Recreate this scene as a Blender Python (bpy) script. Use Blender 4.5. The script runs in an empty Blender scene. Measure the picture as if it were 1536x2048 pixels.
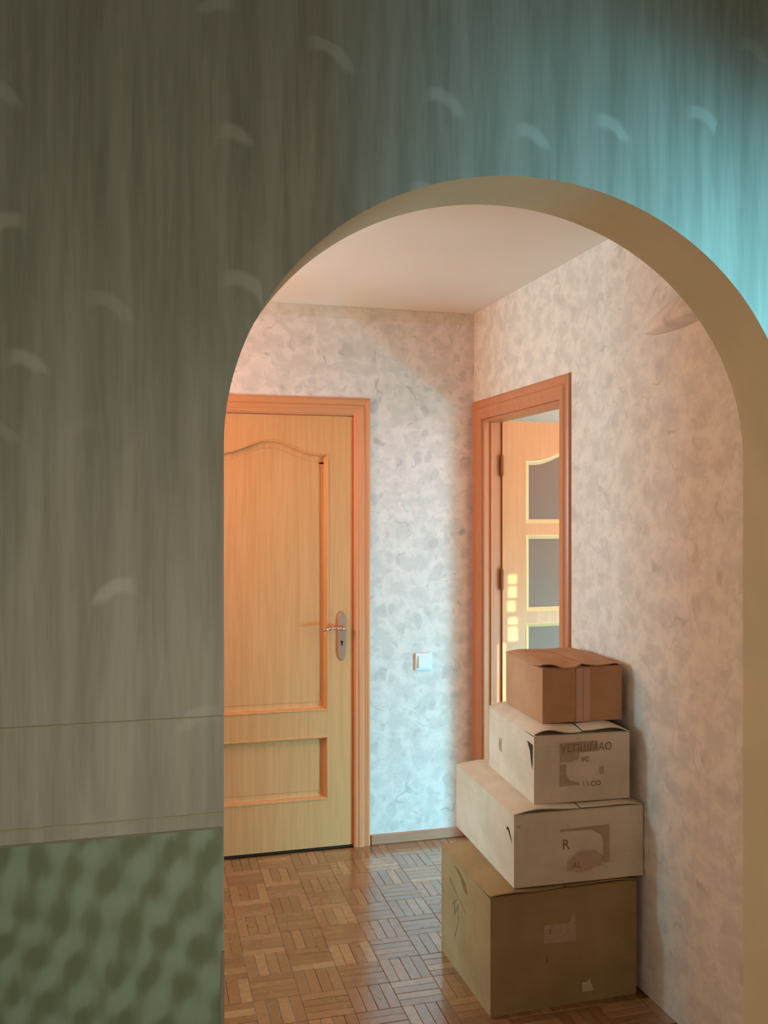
import bpy, bmesh, math, random
from mathutils import Vector, Matrix
from mathutils.geometry import tessellate_polygon
random.seed(4)
C = bpy.context.scene.collection
sc = bpy.context.scene

# ------------------------------------------------------------------ camera
YAW = math.radians(14.8)
cam_d = bpy.data.cameras.new('camera'); cam = bpy.data.objects.new('camera', cam_d); C.objects.link(cam)
cam.location = (0, 0, 1.566); cam.rotation_euler = (math.pi/2, 0, -YAW)
cam_d.sensor_fit = 'VERTICAL'; cam_d.sensor_height = 36; cam_d.lens = 1800/2048*36
cam_d.shift_y = -4/2048; cam_d.clip_start = .02
sc.camera = cam
# ------------------------------------------------------------------ world, exposure
sc.view_settings.view_transform = 'Standard'; sc.view_settings.look = 'None'
sc.view_settings.exposure = 0.07; sc.view_settings.gamma = 1; sc.view_settings.use_curve_mapping = False
w = bpy.data.worlds.new('sky'); sc.world = w; w.use_nodes = True
wn = w.node_tree; bg = wn.nodes['Background']
bg.inputs[0].default_value = (.45, .72, .9, 1); bg.inputs[1].default_value = .8
# ------------------------------------------------------------------ lights
def area(name, loc, rot, sx, sy, col, power, spread=math.pi):
    l = bpy.data.lights.new(name, 'AREA'); l.shape = 'RECTANGLE'; l.size = sx; l.size_y = sy
    l.color = col; l.energy = power; l.spread = spread
    o = bpy.data.objects.new(name, l); C.objects.link(o); o.location = loc; o.rotation_euler = rot
    return o
R90 = math.pi/2
# cool daylight slanting in through the near room's window, which stands to the right of the camera
ns = area('near_window_daylight', (2.60, -1.10, 1.60), (0, 0, 0), .72, .62, (.24, .77, 1.0), 345)
ns.rotation_euler = (Vector((1.1, 1.42, 1.75))-Vector((2.60, -1.10, 1.60))).to_track_quat('-Z', 'Y').to_euler()
# window daylight of the side room; below it an added low cyan fill
area('side_room_sky', (3.55, 2.0, 1.80), (0, R90, 0), 1.15, .9, (1, .74, .82), 36)
bl = area('side_room_low_fill', (3.50, 2.0, .45), (0, 0, 0), .9, .60, (.06, .72, 1.0), 215)
bl.rotation_euler = Vector((-1, 0, -.95)).to_track_quat('-Z', 'Y').to_euler()
# added warm fill at the side room's near wall, brightening the glass door
area('side_room_warm_fill', (2.02, 1.57, 1.35), (-R90, 0, 0), .45, 1.3, (1, .52, .24), 13)
# added warm fill on the hallway's left, out of view, aimed upwards and right
hl = area('hall_warm_fill', (-.98, 3.40, 1.75), (0, 0, 0), .60, .60, (1, .60, .41), 27)
hl.rotation_euler = Vector((1, .62, .62)).to_track_quat('-Z', 'Y').to_euler()
# added cool fill beyond the left wall, reaching the boxes through its opening
area('left_cool_fill', (-2.60, 3.20, 1.55), (0, -R90, 0), .60, .30, (.24, .76, 1.0), 64)
# two added fills in the near room: dim greenish and weak warm
area('near_room_green_fill', (-1.70, .35, .75), (0, -R90, 0), .8, .7, (.55, 1, .72), 2.2)
area('near_room_warm_fill', (.20, .32, 1.18), (R90, 0, 0), .28, .28, (1, .84, .66), 4.4)
# low sun reaching the glass door through gaps in the side room's curtain
sun_l = bpy.data.lights.new('sun', 'SUN'); sun_l.energy = 14; sun_l.angle = math.radians(.3); sun_l.color = (1, .85, .6)
sun = bpy.data.objects.new('sun', sun_l); C.objects.link(sun)
SUND = Vector((-.72, .62, -.20)).normalized()
sun.rotation_euler = SUND.to_track_quat('-Z', 'Y').to_euler()

# ------------------------------------------------------------------ materials
def srgb(r, g, b):
    f = lambda v: (v/255/12.92) if v/255 <= .04045 else ((v/255+.055)/1.055)**2.4
    return (f(r), f(g), f(b), 1)
class NT:
    def __init__(s, name):
        s.m = bpy.data.materials.new(name); s.m.use_nodes = True
        s.t = s.m.node_tree; s.b = s.t.nodes['Principled BSDF']
    def n(s, kind, **kw):
        nd = s.t.nodes.new('ShaderNode'+kind)
        for k, v in kw.items(): setattr(nd, k, v)
        return nd
    def l(s, a, b): s.t.links.new(a, b)
    def inp(s, nd, i, v):
        if hasattr(v, 'links'): s.l(v, nd.inputs[i])
        else: nd.inputs[i].default_value = v
    def math(s, op, a, b=None, c=None, clamp=False):
        nd = s.n('Math', operation=op, use_clamp=clamp)
        s.inp(nd, 0, a)
        if b is not None: s.inp(nd, 1, b)
        if c is not None: s.inp(nd, 2, c)
        return nd.outputs[0]
    def mr(s, v, a, b, c=0., d=1., smooth=True):
        nd = s.n('MapRange'); nd.interpolation_type = 'SMOOTHSTEP' if smooth else 'LINEAR'
        for i, x in enumerate((v, a, b, c, d)): s.inp(nd, i, x)
        return nd.outputs[0]
    def mix(s, f, a, b, mode='MIX'):
        nd = s.n('Mix', data_type='RGBA', blend_type=mode)
        s.inp(nd, 0, f); s.inp(nd, 6, a); s.inp(nd, 7, b)
        return nd.outputs[2]
    def noise(s, vec, scale, detail=3, rough=.5, dist=0.):
        nd = s.n('TexNoise'); s.l(vec, nd.inputs['Vector'])
        nd.inputs['Scale'].default_value = scale; nd.inputs['Detail'].default_value = detail
        nd.inputs['Roughness'].default_value = rough; nd.inputs['Distortion'].default_value = dist
        return nd
    def coords(s, sc_=(1, 1, 1), kind='Object', loc=(0, 0, 0), rot=(0, 0, 0)):
        tc = s.n('TexCoord'); mp = s.n('Mapping'); s.l(tc.outputs[kind], mp.inputs[0])
        mp.inputs['Scale'].default_value = sc_; mp.inputs['Location'].default_value = loc
        mp.inputs['Rotation'].default_value = rot
        return mp.outputs[0]
    def planar(s, kx=1., kz=1., ox=0., oz=0.):
        """(x+y, z) of the object's own space: one flat pattern for walls facing x or y"""
        tc = s.n('TexCoord'); sp = s.n('SeparateXYZ'); s.l(tc.outputs['Object'], sp.inputs[0])
        u = s.math('ADD', sp.outputs[0], sp.outputs[1])
        cb = s.n('CombineXYZ'); s.l(s.math('MULTIPLY_ADD', u, kx, ox), cb.inputs[0]); s.l(s.math('MULTIPLY_ADD', sp.outputs[2], kz, oz), cb.inputs[1])
        return cb.outputs[0]
    def bump(s, h, strength=.3, dist=.002):
        nd = s.n('Bump'); nd.inputs['Strength'].default_value = strength; nd.inputs['Distance'].default_value = dist
        s.l(h, nd.inputs['Height']); s.l(nd.outputs[0], s.b.inputs['Normal'])
    def out(s, col, rough=.6, spec=.3):
        s.inp(s.b, 'Base Color', col); s.inp(s.b, 'Roughness', rough)
        s.b.inputs['Specular IOR Level'].default_value = spec
        return s.m

def wood(name, light, dark, vertical=True, rough=.35, seed=0., contrast=1.):
    t = NT(name)
    scl = (38, 38, 1.6) if vertical else (1.6, 38, 38)
    v = t.coords(scl, loc=(seed, seed*1.7, seed*.3))
    n1 = t.noise(v, 1.0, 5, .6, .6).outputs[0]
    v2 = t.coords((120, 120, 3) if vertical else (3, 120, 120), loc=(seed, seed, seed))
    n2 = t.noise(v2, 1.0, 3, .6).outputs[0]
    f = t.math('ADD', t.math('MULTIPLY', n1, .6), t.math('MULTIPLY', n2, .4))
    f = t.mr(f, .2, .8, .5-.5*contrast, .5+.5*contrast)
    col = t.mix(f, srgb(*dark), srgb(*light))
    t.bump(n1, .08, .001)
    return t.out(col, rough, .4)

def hall_paper(name, base, leafc, linec, k=1.):
    t = NT(name)
    v = t.planar(1, 1)
    dis = t.noise(v, 13, 3).outputs[1]
    vm = t.n('VectorMath', operation='MULTIPLY_ADD'); t.l(dis, vm.inputs[0]); vm.inputs[1].default_value = (.07, .06, 0); t.l(v, vm.inputs[2])
    vd = vm.outputs[0]
    def leaf(scale, ox, rmin, rmax, thr, stretch=(1, .75)):
        mp = t.n('Mapping'); t.l(vd, mp.inputs[0]); mp.inputs['Scale'].default_value = (scale*stretch[0], scale*stretch[1], 1)
        mp.inputs['Location'].default_value = (ox, ox*.6, 0); mp.inputs['Rotation'].default_value = (0, 0, ox)
        vo = t.n('TexVoronoi', voronoi_dimensions='2D', distance='MANHATTAN' if ox > 3 else 'EUCLIDEAN'); t.l(mp.outputs[0], vo.inputs['Vector']); vo.inputs['Scale'].default_value = 1
        cs = t.n('SeparateColor'); t.l(vo.outputs['Color'], cs.inputs[0])
        rad = t.math('MULTIPLY_ADD', cs.outputs[1], rmax-rmin, rmin)
        e = t.math('SUBTRACT', rad, vo.outputs['Distance'])
        m = t.mr(e, -.02, .16)
        pick = t.mr(cs.outputs[0], thr, thr+.05)
        return t.math('MULTIPLY', m, pick), e, pick
    a, ea, pa = leaf(13, 1.3, .15, .42, .45)
    b, eb, pb = leaf(19, 4.1, .15, .40, .5, (.8, 1.1))
    line = t.math('SUBTRACT', 1., t.mr(t.math('ABSOLUTE', t.math('SUBTRACT', t.noise(vd, 6, 1).outputs[0], .5)), 0., .012))
    gate = t.mr(t.noise(v, 10, 1).outputs[0], .55, .62)
    line = t.math('MULTIPLY', line, gate)
    shade = t.noise(vd, 13, 4, .65).outputs[0]
    c0 = t.mix(t.mr(shade, .38, .62), srgb(*[int(x*.955) for x in base]), srgb(*[min(255, int(x*1.03)) for x in base]))
    c1 = t.mix(t.math('MULTIPLY', a, .42*k), c0, srgb(*leafc))
    c2 = t.mix(t.math('MULTIPLY', b, .30*k), c1, srgb(*leafc))
    c3 = t.mix(t.math('MULTIPLY', line, .55*k), c2, srgb(*linec))
    h = t.math('ADD', t.math('MULTIPLY', shade, .5), t.math('MULTIPLY', a, -.3))
    t.bump(h, .35, .002)
    return t.out(c3, .72, .2)

def near_paper(name):
    """vertical brushed stripes with pale hoops"""
    t = NT(name)
    v = t.planar(1, 1)
    st = t.noise(t.planar(22, 1.4), 1, 4, .6).outputs[0]
    st2 = t.noise(t.planar(70, 5), 1, 2, .6, ).outputs[0]
    vo = t.n('TexVoronoi', voronoi_dimensions='2D'); mp = t.n('Mapping'); t.l(v, mp.inputs[0])
    mp.inputs['Scale'].default_value = (6.2, 5.2, 1); t.l(mp.outputs[0], vo.inputs['Vector']); vo.inputs['Scale'].default_value = 1; vo.inputs['Randomness'].default_value = .75
    df = t.n('VectorMath', operation='SUBTRACT'); t.l(mp.outputs[0], df.inputs[0]); t.l(vo.outputs['Position'], df.inputs[1])
    sp = t.n('SeparateXYZ'); t.l(df.outputs[0], sp.inputs[0])
    cs = t.n('SeparateColor'); t.l(vo.outputs['Color'], cs.inputs[0])
    rr = t.math('MULTIPLY_ADD', cs.outputs[1], .12, .22)
    ring = t.math('SUBTRACT', 1., t.mr(t.math('ABSOLUTE', t.math('SUBTRACT', vo.outputs['Distance'], rr)), .03, .085))
    up = t.mr(sp.outputs[1], .08, .16)
    side = t.mr(t.math('MULTIPLY', sp.outputs[0], t.math('SIGN', t.math('SUBTRACT', cs.outputs[2], .35))), -.16, .0)
    ring = t.math('MULTIPLY', t.math('MULTIPLY', ring, up), t.math('MULTIPLY', side, t.mr(cs.outputs[0], .35, .6)))
    f = t.math('ADD', t.math('MULTIPLY', st, .65), t.math('MULTIPLY', st2, .35))
    c0 = t.mix(t.mr(f, .35, .65), srgb(160, 158, 144), srgb(186, 184, 170))
    c1 = t.mix(t.math('MULTIPLY', ring, .42), c0, srgb(222, 222, 212))
    t.bump(t.math('ADD', f, ring), .4, .002)
    return t.out(c1, .6, .25)

def low_paper(name):
    """embossed slanting lozenges"""
    t = NT(name)
    v = t.planar(1, 1); mp = t.n('Mapping'); t.l(v, mp.inputs[0])
    mp.inputs['Rotation'].default_value = (0, 0, math.radians(-28)); mp.inputs['Scale'].default_value = (26, 11, 1)
    n1 = t.noise(mp.outputs[0], 1, 2, .5, .4).outputs[0]
    vo = t.n('TexVoronoi', voronoi_dimensions='2D', feature='SMOOTH_F1'); t.l(mp.outputs[0], vo.inputs['Vector']); vo.inputs['Scale'].default_value = .9; vo.inputs['Randomness'].default_value = .7
    n = t.noise(t.planar(60, 8), 1, 3).outputs[0]
    sp = t.n('SeparateXYZ'); wob = t.noise(v, 7, 2).outputs[1]
    vm = t.n('VectorMath', operation='MULTIPLY_ADD'); t.l(wob, vm.inputs[0]); vm.inputs[1].default_value = (.07, .07, 0); t.l(v, vm.inputs[2]); t.l(vm.outputs[0], sp.inputs[0])
    x_, z_ = sp.outputs[0], sp.outputs[1]
    p1 = t.math('SINE', t.math('ADD', t.math('MULTIPLY', x_, 96), t.math('MULTIPLY', z_, -50)))
    p2 = t.math('SINE', t.math('ADD', t.math('MULTIPLY', x_, 36), t.math('MULTIPLY', z_, 92)))
    f = t.math('ADD', t.math('MULTIPLY_ADD', p1, .16, .6), t.math('MULTIPLY', p2, .10))
    f = t.math('ADD', f, t.math('MULTIPLY', t.math('SUBTRACT', n, .5), .35))
    f = t.math('ADD', f, t.math('MULTIPLY', t.math('SUBTRACT', n1, .5), .45))
    c0 = t.mix(t.mr(f, .35, .85), srgb(152, 172, 150), srgb(122, 132, 104))
    t.bump(t.math('SUBTRACT', 1., f), .35, .004)
    return t.out(c0, .6, .25)

def card(name, c1, c2, rough=.75):
    t = NT(name)
    v = t.coords((1, 1, 1)); n = t.noise(v, 7, 4, .6).outputs[0]
    n2 = t.noise(t.coords((4, 4, 150)), 1, 2).outputs[0]
    f = t.math('ADD', t.math('MULTIPLY', n, .8), t.math('MULTIPLY', n2, .2))
    t.bump(t.noise(v, 14, 3).outputs[0], .25, .004)
    return t.out(t.mix(t.mr(f, .3, .7), srgb(*c1), srgb(*c2)), rough, .2)

def plain(name, c, rough=.5, metal=0., spec=.3, vary=.06, scale=12):
    t = NT(name)
    n = t.noise(t.coords(), scale, 3).outputs[0]
    hi = [min(255, x*(1+vary)) for x in c]; lo = [x*(1-vary) for x in c]
    t.b.inputs['Metallic'].default_value = metal
    t.bump(n, .08, .002)
    return t.out(t.mix(n, srgb(*lo), srgb(*hi)), rough, spec)

def parquet(name, island):
    t = NT(name)
    if island: r = t.n('NewGeometry').outputs['Random Per Island']
    else: r = t.n('ObjectInfo').outputs['Random']
    cr = t.n('ValToRGB'); t.l(r, cr.inputs[0]); e = cr.color_ramp.elements
    e[0].color = srgb(138, 88, 50); e[0].position = 0; e[1].color = srgb(188, 142, 98); e[1].position = 1
    for p, c in ((.35, (150, 98, 58)), (.6, (158, 106, 66)), (.8, (166, 114, 72))):
        x = e.new(p); x.color = srgb(*c)
    gm = t.n('NewGeometry'); nz = t.noise(gm.outputs['Position'], 45, 4, .6, .5).outputs[0]
    c = t.mix(t.mr(nz, .3, .7, 0., .35), cr.outputs[0], srgb(120, 72, 38))
    n2 = t.noise(gm.outputs['Position'], 5, 3).outputs[0]
    t.bump(nz, .06, .001)
    t.b.inputs['Coat Weight'].default_value = 1; t.b.inputs['Coat Roughness'].default_value = .18; t.b.inputs['Coat IOR'].default_value = 1.9
    return t.out(c, t.mr(n2, .3, .7, .20, .32), .9)

M = {}
M['leaf'] = wood('door_wood', (236, 174, 118), (216, 150, 96), True, .34)
M['leaf2'] = wood('glazed_door_wood', (222, 150, 96), (204, 132, 80), True, .34, 13.)
M['case2'] = wood('side_casing_wood', (208, 134, 90), (190, 114, 72), True, .36, 15.)
M['bead'] = plain('bead_highlight', (240, 192, 138), .25, spec=.7, vary=.02)  # paler than the leaf wood: the bright edge highlight put into the colour
M['leafh'] = wood('door_wood_crossgrain', (234, 182, 122), (214, 158, 100), False, .34, 3.)
M['case'] = wood('casing_wood', (240, 160, 112), (222, 140, 96), True, .36, 5.)
M['caseh'] = wood('casing_wood_crossgrain', (232, 160, 110), (212, 140, 94), False, .36, 7.)
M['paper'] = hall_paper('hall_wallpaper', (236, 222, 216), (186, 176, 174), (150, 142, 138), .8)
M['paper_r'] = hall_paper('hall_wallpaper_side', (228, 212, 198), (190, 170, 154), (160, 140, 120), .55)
M['near'] = near_paper('near_room_wallpaper')
M['low'] = low_paper('embossed_lower_wallpaper')
M['border'] = plain('border_paper', (150, 146, 126), .6)
M['line'] = plain('border_bead', (190, 184, 156), .5)
M['arch'] = plain('arch_plaster', (214, 194, 158), .7, spec=.15, scale=5)
M['ceil'] = plain('ceiling_paint', (240, 232, 222), .85, spec=.1, vary=.02, scale=3)
M['white'] = plain('white_plastic', (240, 240, 238), .3, spec=.5, vary=.01)
M['whitewall'] = plain('side_room_paint', (226, 226, 216), .8, spec=.1, vary=.02)
M['metal'] = plain('brushed_handle_metal', (206, 160, 138), .38, .7, .5)
M['dark'] = plain('dark_gap', (50, 36, 26), .8)
M['hinge'] = plain('hinge_brass', (132, 84, 52), .45, .6)
M['base'] = wood('baseboard_wood', (196, 140, 112), (178, 120, 92), False, .4, 9.)
M['slab'] = plain('screed', (120, 80, 50), .7)
M['nearfloor'] = wood('near_room_floor_boards', (150, 110, 76), (120, 84, 56), True, .4, 11.)
M['pq'] = parquet('parquet_strip_varnish', False); M['pqs'] = parquet('parquet_field_varnish', True)
M['brown'] = card('brown_cardboard', (186, 136, 102), (202, 152, 114))
M['brownd'] = card('kraft_cardboard', (176, 146, 106), (160, 130, 88))
M['pale'] = card('pale_cardboard', (232, 214, 192), (216, 196, 170))
M['tape'] = plain('packing_tape', (206, 160, 136), .25, spec=.6)
M['ink'] = plain('faded_ink', (146, 118, 90), .8)
M['inkd'] = plain('dark_ink', (66, 58, 50), .8)
M['smudge'] = plain('smudged_print', (186, 160, 132), .8, vary=.10, scale=60)
M['smudge2'] = plain('rosy_smudge', (200, 168, 146), .8, vary=.08, scale=40)
M['label'] = plain('paper_label', (206, 190, 156), .7)
M['stain'] = plain('rusty_stain', (138, 98, 58), .8, vary=.2, scale=60)
M['curtain'] = plain('sun_mask_curtain', (150, 130, 110), .9)
def glass():
    t = NT('rippled_frosted_glass')
    n = t.noise(t.coords((1, 1, 1)), 60, 2).outputs[0]
    t.bump(n, .25, .003)
    t.b.inputs['Transmission Weight'].default_value = .3
    t.b.inputs['IOR'].default_value = 1.3
    return t.out(srgb(158, 124, 106), .38, .3)
M['glass'] = glass()

# ------------------------------------------------------------------ helpers
def obj(name, bm, m, parent=None, loc=None, rotz=None, smooth=False):
    me = bpy.data.meshes.new(name)
    bmesh.ops.recalc_face_normals(bm, faces=bm.faces[:])
    if smooth:
        for f in bm.faces: f.smooth = True
    bm.to_mesh(me); bm.free()
    for mm in (m if isinstance(m, (list, tuple)) else [m]): me.materials.append(mm)
    o = bpy.data.objects.new(name, me); C.objects.link(o)
    if parent: o.parent = parent
    if loc: o.location = loc
    if rotz: o.rotation_euler = (0, 0, rotz)
    return o
def empty(name, loc=(0, 0, 0), rotz=0, parent=None):
    o = bpy.data.objects.new(name, None); C.objects.link(o); o.location = loc; o.rotation_euler = (0, 0, rotz)
    o.empty_display_size = .1
    if parent: o.parent = parent
    return o
def struct(o): o['kind'] = 'structure'; return o
def bx(bm, a, b, bev=0., mat=0, seg=1):
    """axis aligned box from corner a to corner b, optionally chamfered"""
    lo = [min(a[i], b[i]) for i in range(3)]; hi = [max(a[i], b[i]) for i in range(3)]
    vs = [bm.verts.new((x, y, z)) for x in (lo[0], hi[0]) for y in (lo[1], hi[1]) for z in (lo[2], hi[2])]
    idx = [(0, 1, 3, 2), (4, 6, 7, 5), (0, 4, 5, 1), (2, 3, 7, 6), (0, 2, 6, 4), (1, 5, 7, 3)]
    fs = [bm.faces.new([vs[i] for i in q]) for q in idx]
    for f in fs: f.material_index = mat
    if bev:
        es = set(e for f in fs for e in f.edges)
        bmesh.ops.bevel(bm, geom=list(es), offset=bev, segments=seg, affect='EDGES', profile=.5)
def box_obj(name, a, b, m, parent=None, bev=0., loc=None, rotz=None):
    bm = bmesh.new(); bx(bm, a, b, bev); return obj(name, bm, m, parent, loc, rotz)
def prism(bm, pts, axis, a, b, mat=0):
    """extrude closed 2D outline pts; axis 'y': pts are (x,z); 'x': (y,z); 'z': (x,y)"""
    def P(p, t): return {'y': (p[0], t, p[1]), 'x': (t, p[0], p[1]), 'z': (p[0], p[1], t)}[axis]
    va = [bm.verts.new(P(p, a)) for p in pts]; vb = [bm.verts.new(P(p, b)) for p in pts]
    n = len(pts); sides = []; caps = []
    for tri in tessellate_polygon([[Vector((p[0], p[1], 0)) for p in pts]]):
        caps.append(bm.faces.new([va[i] for i in tri])); caps.append(bm.faces.new([vb[i] for i in tri]))
    for i in range(n):
        sides.append(bm.faces.new((va[i], vb[i], vb[(i+1) % n], va[(i+1) % n])))
    for f in caps+sides: f.material_index = mat
    for f in caps:
        for e in f.edges: e.smooth = False
    return sides
def wall_with_hole(x0, x1, z0, z1, hx0, hx1, hz0, hz1, y0, y1, axis='y'):
    bm = bmesh.new()
    def B(a0, a1, c0, c1):
        if a1-a0 < 1e-4 or c1-c0 < 1e-4: return
        if axis == 'y': bx(bm, (a0, y0, c0), (a1, y1, c1))
        else: bx(bm, (y0, a0, c0), (y1, a1, c1))
    B(x0, hx0, z0, z1); B(hx1, x1, z0, z1); B(hx0, hx1, hz1, z1); B(hx0, hx1, z0, hz0)
    return bm
def offset_loop(pts, d):
    """inset a closed CCW outline by d"""
    n = len(pts); out = []
    for i in range(n):
        p0, p1, p2 = Vector(pts[i-1]), Vector(pts[i]), Vector(pts[(i+1) % n])
        e1 = (p1-p0).normalized(); e2 = (p2-p1).normalized()
        n1 = Vector((-e1.y, e1.x)); n2 = Vector((-e2.y, e2.x))
        nn = n1+n2; k = nn.length_squared
        nn = nn*(2/k) if k > 1e-9 else n1
        out.append(tuple(p1+nn*d))
    return out
def panel_bm(loop, profile):
    """moulded panel in the xz plane; profile = [(inset, y)]; last loop is filled"""
    bm = bmesh.new(); rings = []
    for ins, y in profile:
        L = offset_loop(loop, ins)
        rings.append([bm.verts.new((p[0], y, p[1])) for p in L])
    n = len(loop)
    for a, b in zip(rings, rings[1:]):
        for i in range(n): bm.faces.new((a[i], a[(i+1) % n], b[(i+1) % n], b[i]))
    for tri in tessellate_polygon([[Vector((v.co.x, v.co.z, 0)) for v in rings[-1]]]): bm.faces.new([rings[-1][i] for i in tri])
    return bm
def frame_bm(outer, holes, y0, y1):
    """board outlined by outer with holes cut through, front at y0, back at y1"""
    bm = bmesh.new(); loops = [outer]+holes
    for y in (y0, y1):
        es = []
        for L in loops:
            vs = [bm.verts.new((p[0], y, p[1])) for p in L]
            es += [bm.edges.new((vs[i], vs[(i+1) % len(vs)])) for i in range(len(vs))]
        bmesh.ops.triangle_fill(bm, use_beauty=True, use_dissolve=False, edges=es)
    for L in loops:
        n = len(L)
        for i in range(n):
            p, q = L[i], L[(i+1) % n]
            bm.faces.new([bm.verts.new(v) for v in ((p[0], y0, p[1]), (q[0], y0, q[1]), (q[0], y1, q[1]), (p[0], y1, p[1]))])
    bmesh.ops.remove_doubles(bm, verts=bm.verts[:], dist=1e-5)
    return bm
def arch_top_loop(x0, x1, z0, zs, zp, n=28, flat=.16):
    """CCW outline: straight sides, cathedral top rising from shoulders zs to peak zp"""
    pts = [(x0, z0), (x1, z0), (x1, zs)]
    for i in range(1, n):
        t = 1-i/n; a = abs(2*t-1)
        z = zs if a > 1-flat else zs+(zp-zs)*.5*(1+math.cos(math.pi*a/(1-flat)))
        pts.append((x0+(x1-x0)*t, z))
    pts.append((x0, zs)); return pts
def cyl(bm, p, q, r, n=16, r2=None, cap=True):
    p, q = Vector(p), Vector(q); d = (q-p); L = d.length
    mat = Matrix.Translation((p+q)/2) @ d.to_track_quat('Z', 'Y').to_matrix().to_4x4()
    bmesh.ops.create_cone(bm, cap_ends=cap, segments=n, radius1=r, radius2=r if r2 is None else r2, depth=L, matrix=mat)

# ------------------------------------------------------------------ the setting
CEIL = 2.511; YB = 4.09
TH = math.radians(1.26)                     # the right wall runs very slightly out of square
CRN = (1.530, YB, 0)
# ---- floor: screed with individually laid basket-weave parquet strips in the hallway
fl = struct(box_obj('floor', (-3.2, -2.6, -.06), (4.2, 5.2, -.006), M['slab']))
struct(box_obj('floor', (-1.75, -2.5, -.006), (1.72, 1.49, .0), M['nearfloor']))
struct(box_obj('floor', (1.66, 1.5, -.006), (3.7, 4.6, .0), M['nearfloor']))
S = .15; NF = 4; WD = S/NF
def strip_bm(lx, ly):
    bm = bmesh.new(); g = .0006; c = .0012
    v0 = [(-lx/2+g, -ly/2+g), (lx/2-g, -ly/2+g), (lx/2-g, ly/2-g), (-lx/2+g, ly/2-g)]
    v1 = [(x-math.copysign(c, x), y-math.copysign(c, y)) for x, y in v0]
    a = [bm.verts.new((x, y, -.006)) for x, y in v0]; b = [bm.verts.new((x, y, -.0008)) for x, y in v0]; t = [bm.verts.new((x, y, 0)) for x, y in v1]
    for i in range(4):
        j = (i+1) % 4
        bm.faces.new((a[i], a[j], b[j], b[i])); bm.faces.new((b[i], b[j], t[j], t[i]))
    bm.faces.new(t); return bm
strips = []
nx0, nx1, ny0, ny1 = -7, 11, 0, 18
for i in range(nx0, nx1):
    for j in range(ny0, ny1):
        bx0, by0 = i*S+.03, YB-.01-(j+1)*S
        for k in range(NF):
            if (i+j) % 2: strips.append((bx0+S/2, by0+WD*(k+.5), 0))
            else: strips.append((bx0+WD*(k+.5), by0+S/2, 1))
def vis(s):
    x, y, _ = s
    c_, s_ = math.cos(YAW), math.sin(YAW)
    d = x*s_+y*c_; px = 768+1800*(x*c_-y*s_)/d; py = 1020+1800*1.566/d
    if not (440 < px < 1100 and py < 2060) or y > YB: return 1e9
    if x > 1.06 and y < 3.05: return 1e9
    return d
strips = [s for s in strips if s[0] < 1.6 and s[1] > 1.5 and s[1] < YB]
strips.sort(key=vis)
proto = {}
for n_, (x, y, o_) in enumerate(strips[:296]):
    if o_ not in proto:
        p = obj('parquet_strip', strip_bm(*((S, WD), (WD, S))[o_]), M['pq'], fl); proto[o_] = p
    else:
        p = proto[o_].copy(); C.objects.link(p)
    p.location = (x, y, random.uniform(-.0004, .0003))
    p.rotation_euler = (random.uniform(-.002, .002), random.uniform(-.002, .002), 0)
bm = bmesh.new()
for (x, y, o_) in strips[296:]:
    b2 = strip_bm(*((S, WD), (WD, S))[o_]); me = bpy.data.meshes.new('t'); b2.to_mesh(me); b2.free()
    me.transform(Matrix.Translation((x, y, random.uniform(-.0004, .0003)))); bm.from_mesh(me); bpy.data.meshes.remove(me)
fr = obj('parquet_field', bm, M['pqs'], fl); fr['kind'] = 'stuff'

# ---- back wall of the hallway with the panelled door
LX0, LX1 = .140, .930                       # door leaf
DZ = 2.002
wb = struct(obj('wall_back', wall_with_hole(-1.2, 1.72, 0, CEIL, LX0-.012, LX1+.012, 0, DZ+.012, YB, YB+.12), M['paper']))
struct(box_obj('baseboard_back', (1.016, YB-.014, 0), (1.529, YB, .046), M['base'], bev=.003))
struct(box_obj('baseboard_back', (-1.09, YB-.014, 0), (.053, YB, .046), M['base'], bev=.003))
struct(box_obj('ceiling', (-3.2, 1.5, CEIL), (4.2, 5.2, CEIL+.1), M['ceil']))
# thin paper cove strip at the top of the back wall
struct(box_obj('trim_1', (-1.09, YB-.004, CEIL-.055), (1.535, YB, CEIL), M['paper_r'], bev=.0015))

# ---- right wall of the hallway, in its own slightly turned frame (local x outwards, -y towards the camera)
A0, A1 = .118, .905                         # clear doorway along the wall
bmw = wall_with_hole(-2.60, .02, 0, CEIL, -A1, -A0, 0, 1.992, 0, .085, 'x')
wr = struct(obj('wall_right', bmw, M['paper_r'], None, CRN, TH))
# puckered seam of wallpaper high on the wall near the arch
bm = bmesh.new(); NU, NV = 26, 10; g = []
for i in range(NU+1):
    row = []
    for j in range(NV+1):
        u, v = i/NU, j/NV
        yy = -1.50-.44*u
        zc = 2.150+.015*math.sin(u*2.6)+.012*u; hw = .052*math.sin(math.pi*min(1, .06+u*.94))**.6
        z = zc-hw+2*hw*v
        lift = .050*math.sin(math.pi*v**.50)**1.0*math.sin(math.pi*min(1, .03+u*.97))**.7
        row.append(bm.verts.new((-.0008-lift, yy, z)))
    g.append(row)
for i in range(NU):
    for j in range(NV): bm.faces.new((g[i][j], g[i+1][j], g[i+1][j+1], g[i][j+1]))
o = obj('wallpaper_pucker', bm, M['paper_r'], wr, smooth=True); o['label'] = 'puckered loose wallpaper'

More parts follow.
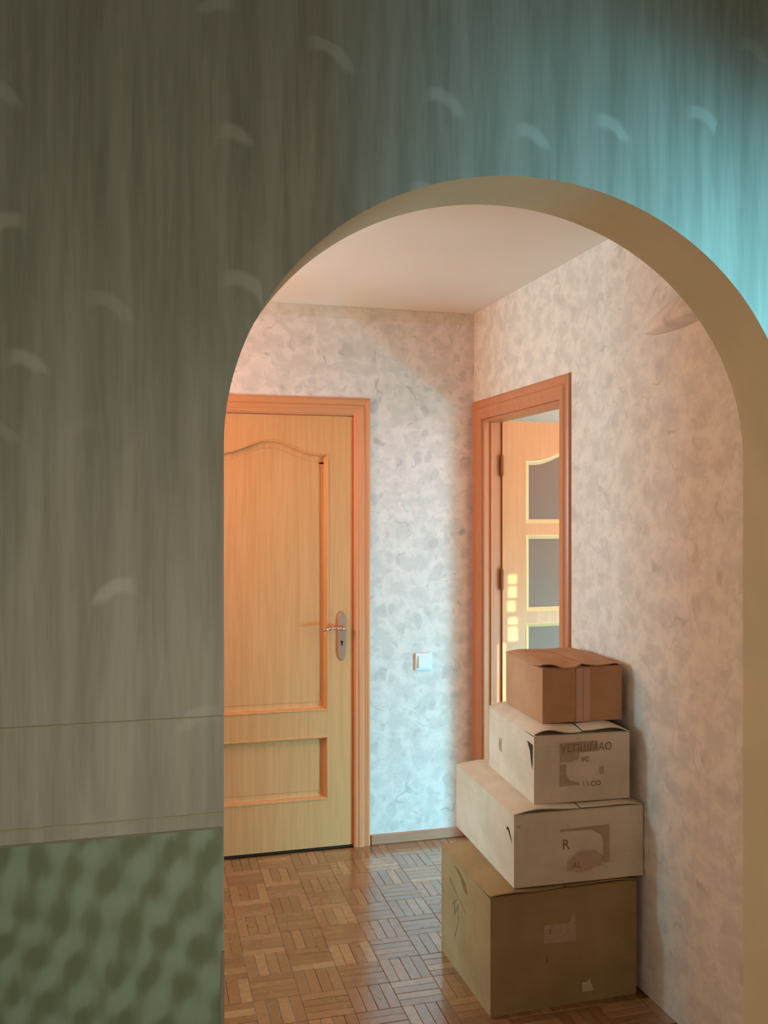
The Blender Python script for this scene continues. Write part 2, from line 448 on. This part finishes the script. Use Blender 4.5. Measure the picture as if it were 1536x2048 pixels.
# ---- unseen left wall of the hallway, piers and openings placed to shape the cool fill
bm = bmesh.new()
bx(bm, (-1.2, 1.5, 0), (-1.09, 1.75, CEIL)); bx(bm, (-1.2, 2.35, 0), (-1.09, 2.98, CEIL)); bx(bm, (-1.2, 3.42, 0), (-1.09, 4.1, CEIL))
bx(bm, (-1.2, 1.75, 2.2), (-1.09, 3.7, CEIL)); bx(bm, (-1.2, 1.75, 0), (-1.09, 2.35, .4))
struct(obj('wall_left', bm, M['paper_r']))
struct(box_obj('wall_left_room', (-3.0, 1.4, 0), (-2.9, 4.9, CEIL), M['whitewall']))

# ---- the arched wall in front of the camera
YF, TA = 1.42, .149
AXC, AR, ARZ, AZS = .640, .523, .467, 1.667
NEARC = 2.60
n = 96
arc = [(AXC+AR*math.cos(t), AZS+ARZ*math.sin(t)) for t in (math.pi*i/n for i in range(n+1))]   # right to left
out = [(-1.75, 0), (-1.75, NEARC), (1.72, NEARC), (1.72, 0), (AXC+AR, 0)]+arc+[(AXC-AR, 0)]
bm = bmesh.new(); sides = prism(bm, out, 'y', YF, YF+TA)
for f in sides[4:-1]: f.material_index = 1; f.smooth = True
wf = struct(obj('wall_front', bm, [M['near'], M['arch']]))
# back side of the arch wall carries plaster
def left_right(name, z0, z1, th, m, bev=0.):
    for a, b in ((-1.75, AXC-AR-.0015), (AXC+AR+.0015, 1.72)):
        o = box_obj(name, (a, YF-th, z0), (b, YF+.001, z1), m, wf, bev)
left_right('wallpaper_border', 1.098, 1.246, .0012, M['near'])
left_right('border_bead', 1.2435, 1.246, .0025, M['line'], .001)
left_right('border_bead', 1.093, 1.0955, .0025, M['line'], .001)
left_right('border_bead', 1.070, 1.073, .0025, M['border'], .001)
left_right('lower_wallpaper', .08, 1.071, .0015, M['low'])
struct(box_obj('baseboard_front', (-1.75, YF-.016, 0), (AXC-AR-.004, YF-.0005, .08), M['base'], bev=.003))
# slim curled edge of paper at the left jamb, near the bottom
bm = bmesh.new(); g = []
for i in range(25):
    z = .12+.76*i/24; wv = .012*(1-i/24)**.8
    g.append([bm.verts.new(p) for p in ((AXC-AR-.004-wv, YF-.0022, z), (AXC-AR-.002-wv*.4, YF-.007-wv*.4, z), (AXC-AR+.0005, YF-.003, z))])
for i in range(24):
    for j in range(2): bm.faces.new((g[i][j], g[i+1][j], g[i+1][j+1], g[i][j+1]))
o = obj('lifted_paper_edge', bm, M['border'], wf, smooth=True)

# ---- the near room round the camera
struct(box_obj('ceiling', (-1.85, -2.6, NEARC), (1.85, 1.5, NEARC+.1), M['ceil']))
struct(box_obj('wall_near_left', (-1.85, -2.5, 0), (-1.75, 1.42, NEARC), M['near']))
struct(obj('wall_near_right', wall_with_hole(-2.5, 1.5, 0, NEARC, .02, .50, .9, 1.93, 1.75, 1.85, 'x'), M['near']))
wfr = obj('window_1', frame_bm([(.02, .9), (.50, .9), (.50, 1.93), (.02, 1.93)], [[(.035, .92), (.485, .92), (.485, 1.915), (.035, 1.915)]], -1.84, -1.80), M['white'])
wfr.rotation_euler = (0, 0, R90); struct(wfr)       # local (x, y) -> world (-y, x)
struct(box_obj('wall_rear', (-1.85, -2.5, 0), (1.85, -2.38, NEARC), M['near']))

# ---- the side room behind the glass door
struct(obj('wall_side_room', wall_with_hole(1.5, 4.6, 0, CEIL, 1.5, 2.47, .1, 2.42, 3.62, 3.74, 'x'), M['whitewall']))
struct(box_obj('wall_side_room_far', (1.63, 4.50, 0), (3.62, 4.6, CEIL), M['whitewall']))
struct(box_obj('wall_side_room_near', (1.66, 1.46, 0), (3.62, 1.54, CEIL), M['whitewall']))

# ------------------------------------------------------------------ door 1: panelled wooden door in the back wall
def casing_profile(w, t):
    return [(0, 0), (0, t*.55), (w*.10, t*.8), (w*.22, t*.8), (w*.30, t), (w*.52, t*.98), (w*.60, t*.62), (w*.72, t*.7), (w*.86, t*.86), (w*.96, t*.6), (w, 0)]
def casing_leg(w, t, z0, z1, mitre):
    """profile swept upwards: local x = across (0 at the opening), -y out of the wall, mitred at the top"""
    bm = bmesh.new(); pf = casing_profile(w, t)
    a = [bm.verts.new((x, -y, z0)) for x, y in pf]; b = [bm.verts.new((x, -y, z1+(x if mitre else 0))) for x, y in pf]
    for i in range(len(pf)-1): bm.faces.new((a[i], a[i+1], b[i+1], b[i]))
    bm.faces.new(a); bm.faces.new(b); bm.faces.new((a[0], b[0], b[-1], a[-1]))
    return bm
def casing_head(x0, x1, w, t, z):
    bm = bmesh.new(); pf = casing_profile(w, t)
    a = [bm.verts.new((x0-d, -y, z+d)) for d, y in pf]; b = [bm.verts.new((x1+d, -y, z+d)) for d, y in pf]
    for i in range(len(pf)-1): bm.faces.new((a[i], b[i], b[i+1], a[i+1]))
    bm.faces.new(a); bm.faces.new(b); bm.faces.new((a[0], a[-1], b[-1], b[0]))
    return bm
def flip(bm, x):        # mirror across the plane at local x
    for v in bm.verts: v.co.x = 2*x-v.co.x
    return bm
d1 = struct(empty('door_1', (0, YB, 0)))
d1['label'] = 'closed panelled wooden door with arched upper panel in the back wall'
CW, CT = .080, .020
bm = casing_leg(CW, CT, 0, DZ+.005, True); bmesh.ops.translate(bm, verts=bm.verts, vec=(LX1+.004, 0, 0)); obj('casing', bm, M['case'], d1)
bm = flip(casing_leg(CW, CT, 0, DZ+.005, True), 0); bmesh.ops.translate(bm, verts=bm.verts, vec=(LX0-.004, 0, 0)); obj('casing', bm, M['case'], d1)
obj('casing_head', casing_head(LX0-.004, LX1+.004, CW, CT, DZ+.005), M['caseh'], d1)
bm = bmesh.new()
bx(bm, (LX1+.002, .0, 0), (LX1+.0115, .115, DZ+.011)); bx(bm, (LX0-.002, .0, 0), (LX0-.0115, .115, DZ+.011)); bx(bm, (LX0-.0115, 0, DZ+.002), (LX1+.0115, .115, DZ+.0115))
obj('jamb', bm, M['case'], d1)
box_obj('gap_shade_strip', (LX0-.001, -.004, 0), (LX1+.001, .11, .006), M['dark'], d1, .001)  # dark strip painting the shade in the gap under the leaf
LY = .000                                    # face of the leaf in door space
up = arch_top_loop(.272, .815, .640, 1.826, 1.888)
lo = [(.272, .229), (.815, .229), (.815, .522), (.272, .522)]
rect = [(LX0, .010), (LX1, .010), (LX1, DZ-.001), (LX0, DZ-.001)]
leaf = obj('door_leaf', frame_bm(rect, [up, lo], LY, LY+.04), M['leaf'], d1)
prof = [(0, LY), (.0025, LY-.0045), (.006, LY-.0045), (.009, LY+.001), (.013, LY+.019), (.020, LY+.023), (.034, LY+.024), (.040, LY+.021), (.046, LY+.021)]
obj('upper_panel', panel_bm(up, prof), M['leaf'], leaf)
obj('lower_panel', panel_bm(lo, prof), M['leaf'], leaf)
# handle: long lobed plate, lever pointing to the panel, keyhole
def plate_loop(cx, hw, z0, z1):
    pts = []
    for i in range(9):
        t = math.pi+math.pi*i/8; pts.append((cx+hw*.55*math.cos(t), z0+.012+.012*math.sin(t)))
    pts += [(cx+hw*.8, z0+.02), (cx+hw, z0+.035), (cx+hw, z1-.035), (cx+hw*.8, z1-.02)]
    for i in range(9):
        t = math.pi*i/8; pts.append((cx+hw*.55*math.cos(t), z1-.012+.012*math.sin(t)))
    pts += [(cx-hw*.8, z1-.02), (cx-hw, z1-.035), (cx-hw, z0+.035), (cx-hw*.8, z0+.02)]
    return pts
HX = .877
bm = panel_bm(plate_loop(HX, .021, .868, 1.098), [(0, LY), (0, LY-.005), (.003, LY-.009), (.006, LY-.009)])
hp = obj('handle_plate', bm, M['metal'], leaf, smooth=False)
bm = bmesh.new()
cyl(bm, (HX+.002, LY-.008, 1.020), (HX+.002, LY-.045, 1.020), .009)
pts = [(HX+.008, -.045, 1.020, .0085), (HX-.02, -.047, 1.021, .0080), (HX-.045, -.046, 1.024, .0070), (HX-.07, -.044, 1.021, .0075), (HX-.095, -.040, 1.015, .0060)]
for a, b in zip(pts, pts[1:]): cyl(bm, (a[0], LY+a[1], a[2]), (b[0], LY+b[1], b[2]), a[3], 14, b[3])
obj('lever', bm, M['metal'], leaf, smooth=True)
bm = bmesh.new(); cyl(bm, (HX, LY-.0085, .955), (HX, LY-.0112, .955), .0055); bx(bm, (HX-.0022, LY-.0112, .938), (HX+.0022, LY-.0085, .955))
obj('keyhole', bm, M['dark'], leaf)

# ------------------------------------------------------------------ door 2: glazed door, swung open into the side room
d2 = struct(empty('door_2', CRN, TH))
d2['label'] = 'open glazed wooden door in the right wall, leaf swung into the sunlit room'
dc = empty('casing', (0, 0, 0), R90, d2)     # local x here runs towards the corner (+), so mirror accordingly
# in this frame: local x = -(wall y)... rotated 90 degrees: (x,y) -> (-y, x) in wall space
Z2 = 1.992
for side in (0, 1):
    if side == 0:                            # leg by the corner
        bm = casing_leg(.108, .018, 0, Z2, False)
        for v in bm.verts: v.co.z = v.co.z if v.co.z < .5 else Z2+v.co.x*.88
        bmesh.ops.translate(bm, verts=bm.verts, vec=(-A0+.004, 0, 0))
    else:
        bm = casing_leg(.080, .018, 0, Z2, True); bm = flip(bm, 0); bmesh.ops.translate(bm, verts=bm.verts, vec=(-A1-.002, 0, 0))
        for v in bm.verts: v.co.z = v.co.z if v.co.z < .5 else Z2+(-A1-.002-v.co.x)*1.18
    # map (x across the wall, y out) -> wall frame (local x out of wall = y, local y = x)
    for v in bm.verts: v.co = Vector((v.co.y, v.co.x, v.co.z))
    obj('side_casing', bm, M['case2'], d2)
bpy.data.objects.remove(dc)
bm = bmesh.new(); pf = casing_profile(.095, .018)
a = [bm.verts.new((-y, -A1-.002-d*.84, Z2+d)) for d, y in pf]; b = [bm.verts.new((-y, -A0+.004+d*1.13, Z2+d)) for d, y in pf]
for i in range(len(pf)-1): bm.faces.new((a[i], b[i], b[i+1], a[i+1]))
bm.faces.new(a); bm.faces.new(b); bm.faces.new((a[0], a[-1], b[-1], b[0]))
obj('head_casing', bm, M['case2'], d2)
bm = bmesh.new()
bx(bm, (0, -A0-.012, 0), (.084, -A0-.0005, Z2-.0005)); bx(bm, (0, -A1+.012, 0), (.084, -A1+.0005, Z2-.0005)); bx(bm, (0, -A1+.0005, Z2-.014), (.084, -A0-.0005, Z2-.0005))
bx(bm, (.030, -A0-.022, 0), (.045, -A0-.012, Z2-.0145), .001)
obj('jamb', bm, M['case2'], d2)
# leaf stands square to the wall, front face towards the camera
lf2 = empty('door_leaf', (.088, -A0-.024, 0), 0, d2)
W2 = .755; ST = .118
bars = [(.62, .985), (1.031, 1.083), (1.090, 1.090)]
panes = [(.66, 1.028), (1.084, 1.448), (1.502, None)]
ptop = arch_top_loop(ST, W2-ST, 1.502, 1.800, 1.862)
p2 = [(ST, 1.084), (W2-ST, 1.084), (W2-ST, 1.448), (ST, 1.448)]
p3 = [(ST, .660), (W2-ST, .660), (W2-ST, 1.030), (ST, 1.030)]
p4 = [(ST, .20), (W2-ST, .20), (W2-ST, .56), (ST, .56)]
rect2 = [(0, .008), (W2, .008), (W2, 1.985), (0, 1.985)]
obj('door_frame', frame_bm(rect2, [ptop, p2, p3, p4], 0, .038), M['leaf2'], lf2)
for L in (ptop, p2, p3):
    bead = []
    bmq = bmesh.new()
    for ins, y in [(0, 0), (.002, -.003), (.005, -.002), (.020, .010), (.020, .017)]:
        bead.append([bmq.verts.new((p[0], y, p[1])) for p in offset_loop(L, ins)])
    for a, b in zip(bead, bead[1:]):
        for i in range(len(L)): bmq.faces.new((a[i], a[(i+1) % len(L)], b[(i+1) % len(L)], b[i]))
    obj('glazing_bead', bmq, M['bead'], lf2)
    bm = bmesh.new(); prism(bm, offset_loop(L, .016), 'y', .016, .020); obj('glass_pane', bm, M['glass'], lf2)
obj('lower_panel', panel_bm(p4, [(a, b-LY) for a, b in prof]), M['leaf2'], lf2)
for z in (.30, 1.24, 1.775):
    bm = bmesh.new(); cyl(bm, (-.004, -.004, z-.045), (-.004, -.004, z+.045), .0075); cyl(bm, (-.004, -.004, z+.045), (-.004, -.004, z+.053), .0045)
    cyl(bm, (-.004, -.004, z-.053), (-.004, -.004, z-.045), .0045); obj('hinge', bm, M['hinge'], d2, (.088, -A0-.024, 0))

# unseen curtain over the side room window, holes cut to shape the sun patches
def backtrace(p, X):
    t = (X-p[0])/SUND.x; q = Vector(p)+SUND*t; return (q.y, q.z)
leafy = YB-A0-.026
holes = []
CX = 3.585
for (xa, xb, za, zb) in [(1.654, 1.700, 1.220, 1.262), (1.654, 1.698, 1.155, 1.206), (1.650, 1.692, 1.090, 1.138), (1.654, 1.704, 1.028, 1.060), (1.654, 1.704, .950, 1.016), (1.618, 1.642, .62, .94)]:
    pts = []
    for (x, z, sx, sz) in ((xa, za, 1, 1), (xb, za, -1, 1), (xb, zb, -1, -1), (xa, zb, 1, -1)):
        pts.append(backtrace((x, leafy, z), CX))
    holes.append(pts)
#print('curtain holes', [[(round(a, 3), round(b, 3)) for a, b in h] for h in holes])
cu = obj('curtain', frame_bm([(1.3, .02), (2.75, .02), (2.75, 2.49), (1.3, 2.49)], [[(min(max(a, 1.32), 2.7), b) for a, b in h] for h in holes], -.002, .002), M['curtain'])
# stand the sheet in the plane x = CX: local x -> world y
cu.rotation_euler = (0, 0, R90); cu.location = (CX, 0, 0)
cu['label'] = 'unseen curtain over the side room window, holes cut to shape the sun patches'; cu['category'] = 'curtain'

# ------------------------------------------------------------------ light switch on the back wall
sw = empty('light_switch', (1.272, YB, .846)); sw['label'] = 'small white square light switch on the daylit wall beside the panelled door'; sw['category'] = 'light switch'
box_obj('switch_plate', (-.041, -.012, -.041), (.041, 0, .041), M['white'], sw, .004)
bm = bmesh.new(); vs = [(-.026, -.012), (.026, -.012), (.026, -.012), (-.026, -.012)]
pf = [(-.012, -.028), (-.012, .028), (-.016, .028), (-.022, -.028)]
prism(bm, pf, 'x', -.026, .026)
obj('rocker', bm, M['white'], sw)

# ------------------------------------------------------------------ cardboard boxes
def text_mesh(name, s, size, m, parent, loc, face, bold=0.):
    cu_ = bpy.data.curves.new(name, 'FONT'); cu_.body = s; cu_.size = size; cu_.extrude = .0003; cu_.offset = bold; cu_.resolution_u = 2
    t = bpy.data.objects.new(name, cu_); C.objects.link(t); bpy.context.view_layer.update()
    me = bpy.data.meshes.new_from_object(t.evaluated_get(bpy.context.evaluated_depsgraph_get()))
    bpy.data.objects.remove(t)
    o = bpy.data.objects.new(name, me); C.objects.link(o); me.materials.append(m); o.parent = parent
    o.location = loc
    o.rotation_euler = (R90, 0, 0) if face == 'front' else (R90, 0, -R90)
    return o
def blotch(name, pts, m, parent, y):
    bm = bmesh.new(); prism(bm, pts, 'y', y-.0003, y+.0001); return obj(name, bm, m, parent)
def carton(label, loc, ang, w, d, h, m, top_lift=.016, tape=True, seed=0, curl=.018, overs=.004):
    """box with its front left bottom corner at the origin; +x along the front, +y along the side"""
    rnd = random.Random(seed)
    e = empty('cardboard_box', loc, math.radians(ang)); e['label'] = label; e['category'] = 'box'; e['group'] = 'cardboard boxes stacked by the hallway wall'
    th = .004
    # body: four walls and a bottom with slightly bowed sides
    bm = bmesh.new(); N = 10
    def side(p, q, nrm, bow):
        g = []
        for i in range(N+1):
            row = []
            for j in range(N+1):
                u, v = i/N, j/N
                b = bow*math.sin(math.pi*u)*math.sin(math.pi*v)
                row.append(bm.verts.new((p[0]+(q[0]-p[0])*u+nrm[0]*b, p[1]+(q[1]-p[1])*u+nrm[1]*b, h*v)))
            g.append(row)
        for i in range(N):
            for j in range(N): bm.faces.new((g[i][j], g[i+1][j], g[i+1][j+1], g[i][j+1]))
    side((0, 0), (w, 0), (0, -1), .003); side((w, 0), (w, d), (1, 0), 0); side((w, d), (0, d), (0, 1), .003); side((0, d), (0, 0), (-1, 0), .004)
    bm.faces.new([bm.verts.new(p) for p in ((0, 0, 0), (w, 0, 0), (w, d, 0), (0, d, 0))])
    bmesh.ops.remove_doubles(bm, verts=bm.verts[:], dist=1e-5)
    for f in bm.faces: f.smooth = False
    obj('body', bm, m, e)
    # inner short flaps (front and back), lying just under the long ones
    box_obj('short_flap', (.004, .001, h-.001), (w-.004, d*.32, h+.003), m, e, .001)
    box_obj('short_flap', (.004, d*.68, h-.001), (w-.004, d-.001, h+.003), m, e, .001)
    # long flaps hinged on the left and right sides, meeting along a front-to-back seam
    for s in (-1, 1):
        bm = bmesh.new(); NU, NV = 14, 12; top = []; bot = []
        k1, k2, k3 = rnd.uniform(.6, 1.1), rnd.uniform(.4, 1), rnd.uniform(0, 1)
        for i in range(NU+1):
            rt, rb = [], []
            u = i/NU
            x = (u*(w/2-.003)) if s < 0 else w-u*(w/2-.003)
            for j in range(NV+1):
                v = j/NV; y = -overs*math.sin(math.pi*u)*.8+(d+overs*.6)*v
                z = h+.0035+top_lift*(1-(1-min(u*2.4, 1))**2)*(.70+.30*k1*math.sin(u*math.pi*.8+k3))*(1-.35*abs(2*v-1)**3)
                z = min(z, h+top_lift)
                if v < .2: z += (.2-v)*curl*k2*math.sin(math.pi*u*1.6+k3*2)*(1 if s < 0 else .4)
                z = max(z, h+.0035)
                z = min(z, h+top_lift)
                rt.append(bm.verts.new((x, y, z))); rb.append(bm.verts.new((x, y, z-th*.8)))
            top.append(rt); bot.append(rb)
        for i in range(NU):
            for j in range(NV):
                bm.faces.new((top[i][j], top[i+1][j], top[i+1][j+1], top[i][j+1])); bm.faces.new((bot[i][j], bot[i][j+1], bot[i+1][j+1], bot[i+1][j]))
            for j in (0, NV): bm.faces.new((top[i][j], bot[i][j], bot[i+1][j], top[i+1][j]))
        for j in range(NV):
            for i in (0, NU): bm.faces.new((top[i][j], top[i][j+1], bot[i][j+1], bot[i][j]))
        obj('long_flap', bm, m, e)
    return e
# bottom: big kraft box
b1 = carton('largest brown cardboard box standing on the floor at the bottom of the stack', (1.027, 2.601, 0), 1.27, .510, .447, .366, M['brownd'], .0163, seed=1)
# second: wide pale box
b2 = carton('wide pale cardboard box with a faded rosy print, second from the bottom of the stack', (1.1117, 2.6166, .3826), -1.2, .4465, .575, .2266, M['pale'], .018, seed=2)
b3 = carton('small pale cardboard box with dense stencilled lettering, under the top brown box', (1.195, 2.651, .6275), -3.0, .330, .45, .214, M['pale'], .026, seed=3, curl=.05)
b4 = carton('small brown cardboard box with a strip of pinkish tape, topmost of the stack', (1.252, 2.711, .8680), -2.0, .283, .336, .178, M['brown'], .016, seed=5, curl=.07, overs=.010)
# tape on the top box: front strip and its crease
tp = box_obj('tape_strip', (.117, -.0042, .0), (.166, -.0033, .176), M['tape'], b4)
box_obj('tape_crease', (.141, -.0046, .004), (.1425, -.0042, .172), M['ink'], tp)
# worn corner hole of the second and third box (side face)
def tear(parent, pts, x=-.0046):
    bm = bmesh.new(); prism(bm, pts, 'x', x, x+.0006); return obj('torn_hole', bm, M['inkd'], parent)
tear(b2, [(.012, .135), (.045, .168), (.06, .165), (.052, .178), (.038, .174)], -.0024)
tear(b3, [(.012, .11), (.010, .188), (.055, .190), (.03, .165), (.022, .14)], -.0028)
# writing on the third box
FY = -.0034
text_mesh('stencil_text', 'УЕПШМАО', .034, M['ink'], b3, (.088, FY-.0008, .162), 'front')
blotch('stencil_smudge', [(.086, .190), (.215, .194), (.216, .160), (.155, .158), (.150, .138), (.120, .128), (.088, .130)], M['smudge'], b3, FY)
blotch('stencil_smudge', [(.086, .052), (.086, .120), (.108, .124), (.106, .092), (.120, .070), (.150, .062), (.155, .054)], M['smudge'], b3, FY)
text_mesh('stencil_text', 'УС', .022, M['ink'], b3, (.158, FY-.0008, .128), 'front')
text_mesh('stencil_text', 'II', .034, M['smudge'], b3, (.222, FY, .086), 'front', .001)
text_mesh('stencil_text', '\\ \\ CO', .024, M['ink'], b3, (.165, FY, .048), 'front')
text_mesh('side_text', '((', .050, M['ink'], b3, (-.0042, .33, .10), 'side')
# writing on the second box
FY2 = -.0034
text_mesh('stencil_text', 'VI', .016, M['label'], b2, (.172, FY2, .178), 'front')
blotch('stencil_smudge', [(.155, .165), (.155, .172), (.325, .176), (.325, .055), (.305, .055), (.304, .120), (.296, .145), (.262, .163)], M['smudge'], b2, FY2)
blotch('rosy_smudge', [(.178, .040), (.178, .068), (.205, .090), (.232, .100), (.275, .098), (.304, .075), (.300, .048), (.250, .036), (.222, .030)], M['smudge2'], b2, FY2-.0004)
text_mesh('stencil_text', 'R', .046, M['ink'], b2, (.160, FY2, .108), 'front')
text_mesh('stencil_text', 'AL.', .026, M['ink'], b2, (.196, FY2-.0008, .046), 'front')
text_mesh('stencil_text', 'I', .020, M['ink'], b2, (.296, FY2-.0008, .064), 'front')
text_mesh('corner_mark', 'V', .018, M['ink'], b2, (.010, FY2, .186), 'front')
# marks on the bottom box
text_mesh('side_text', 'И', .07, M['ink'], b1, (-.0040, .315, .185), 'side')
bm = bmesh.new()
for (y0, z0, y1, z1) in ((.36, .290, .20, .235), (.26, .20, .30, .115), (.325, .215, .275, .250)):
    cyl(bm, (-.0032, y0, z0), (-.0032, y1, z1), .0016, 6)
obj('pencil_mark', bm, M['ink'], b1)
bm = bmesh.new(); prism(bm, [(.31, .352), (.26, .348), (.21, .330), (.185, .300), (.215, .296), (.25, .326)], 'x', -.0021, -.0011); obj('rusty_stain', bm, M['stain'], b1)
F1 = -.0036
blotch('paper_label', [(.180, .205), (.292, .200), (.288, .262), (.284, .300), (.268, .262), (.180, .262)], M['smudge'], b1, F1)
text_mesh('printed_mark', 'I', .022, M['inkd'], b1, (.198, F1-.0006, .232), 'front')
text_mesh('printed_mark', 'J', .020, M['inkd'], b1, (.188, F1, .150), 'front')
blotch('torn_paper', [(.312, .034), (.312, .066), (.330, .064), (.338, .075), (.345, .058), (.352, .034)], M['label'], b1, F1)
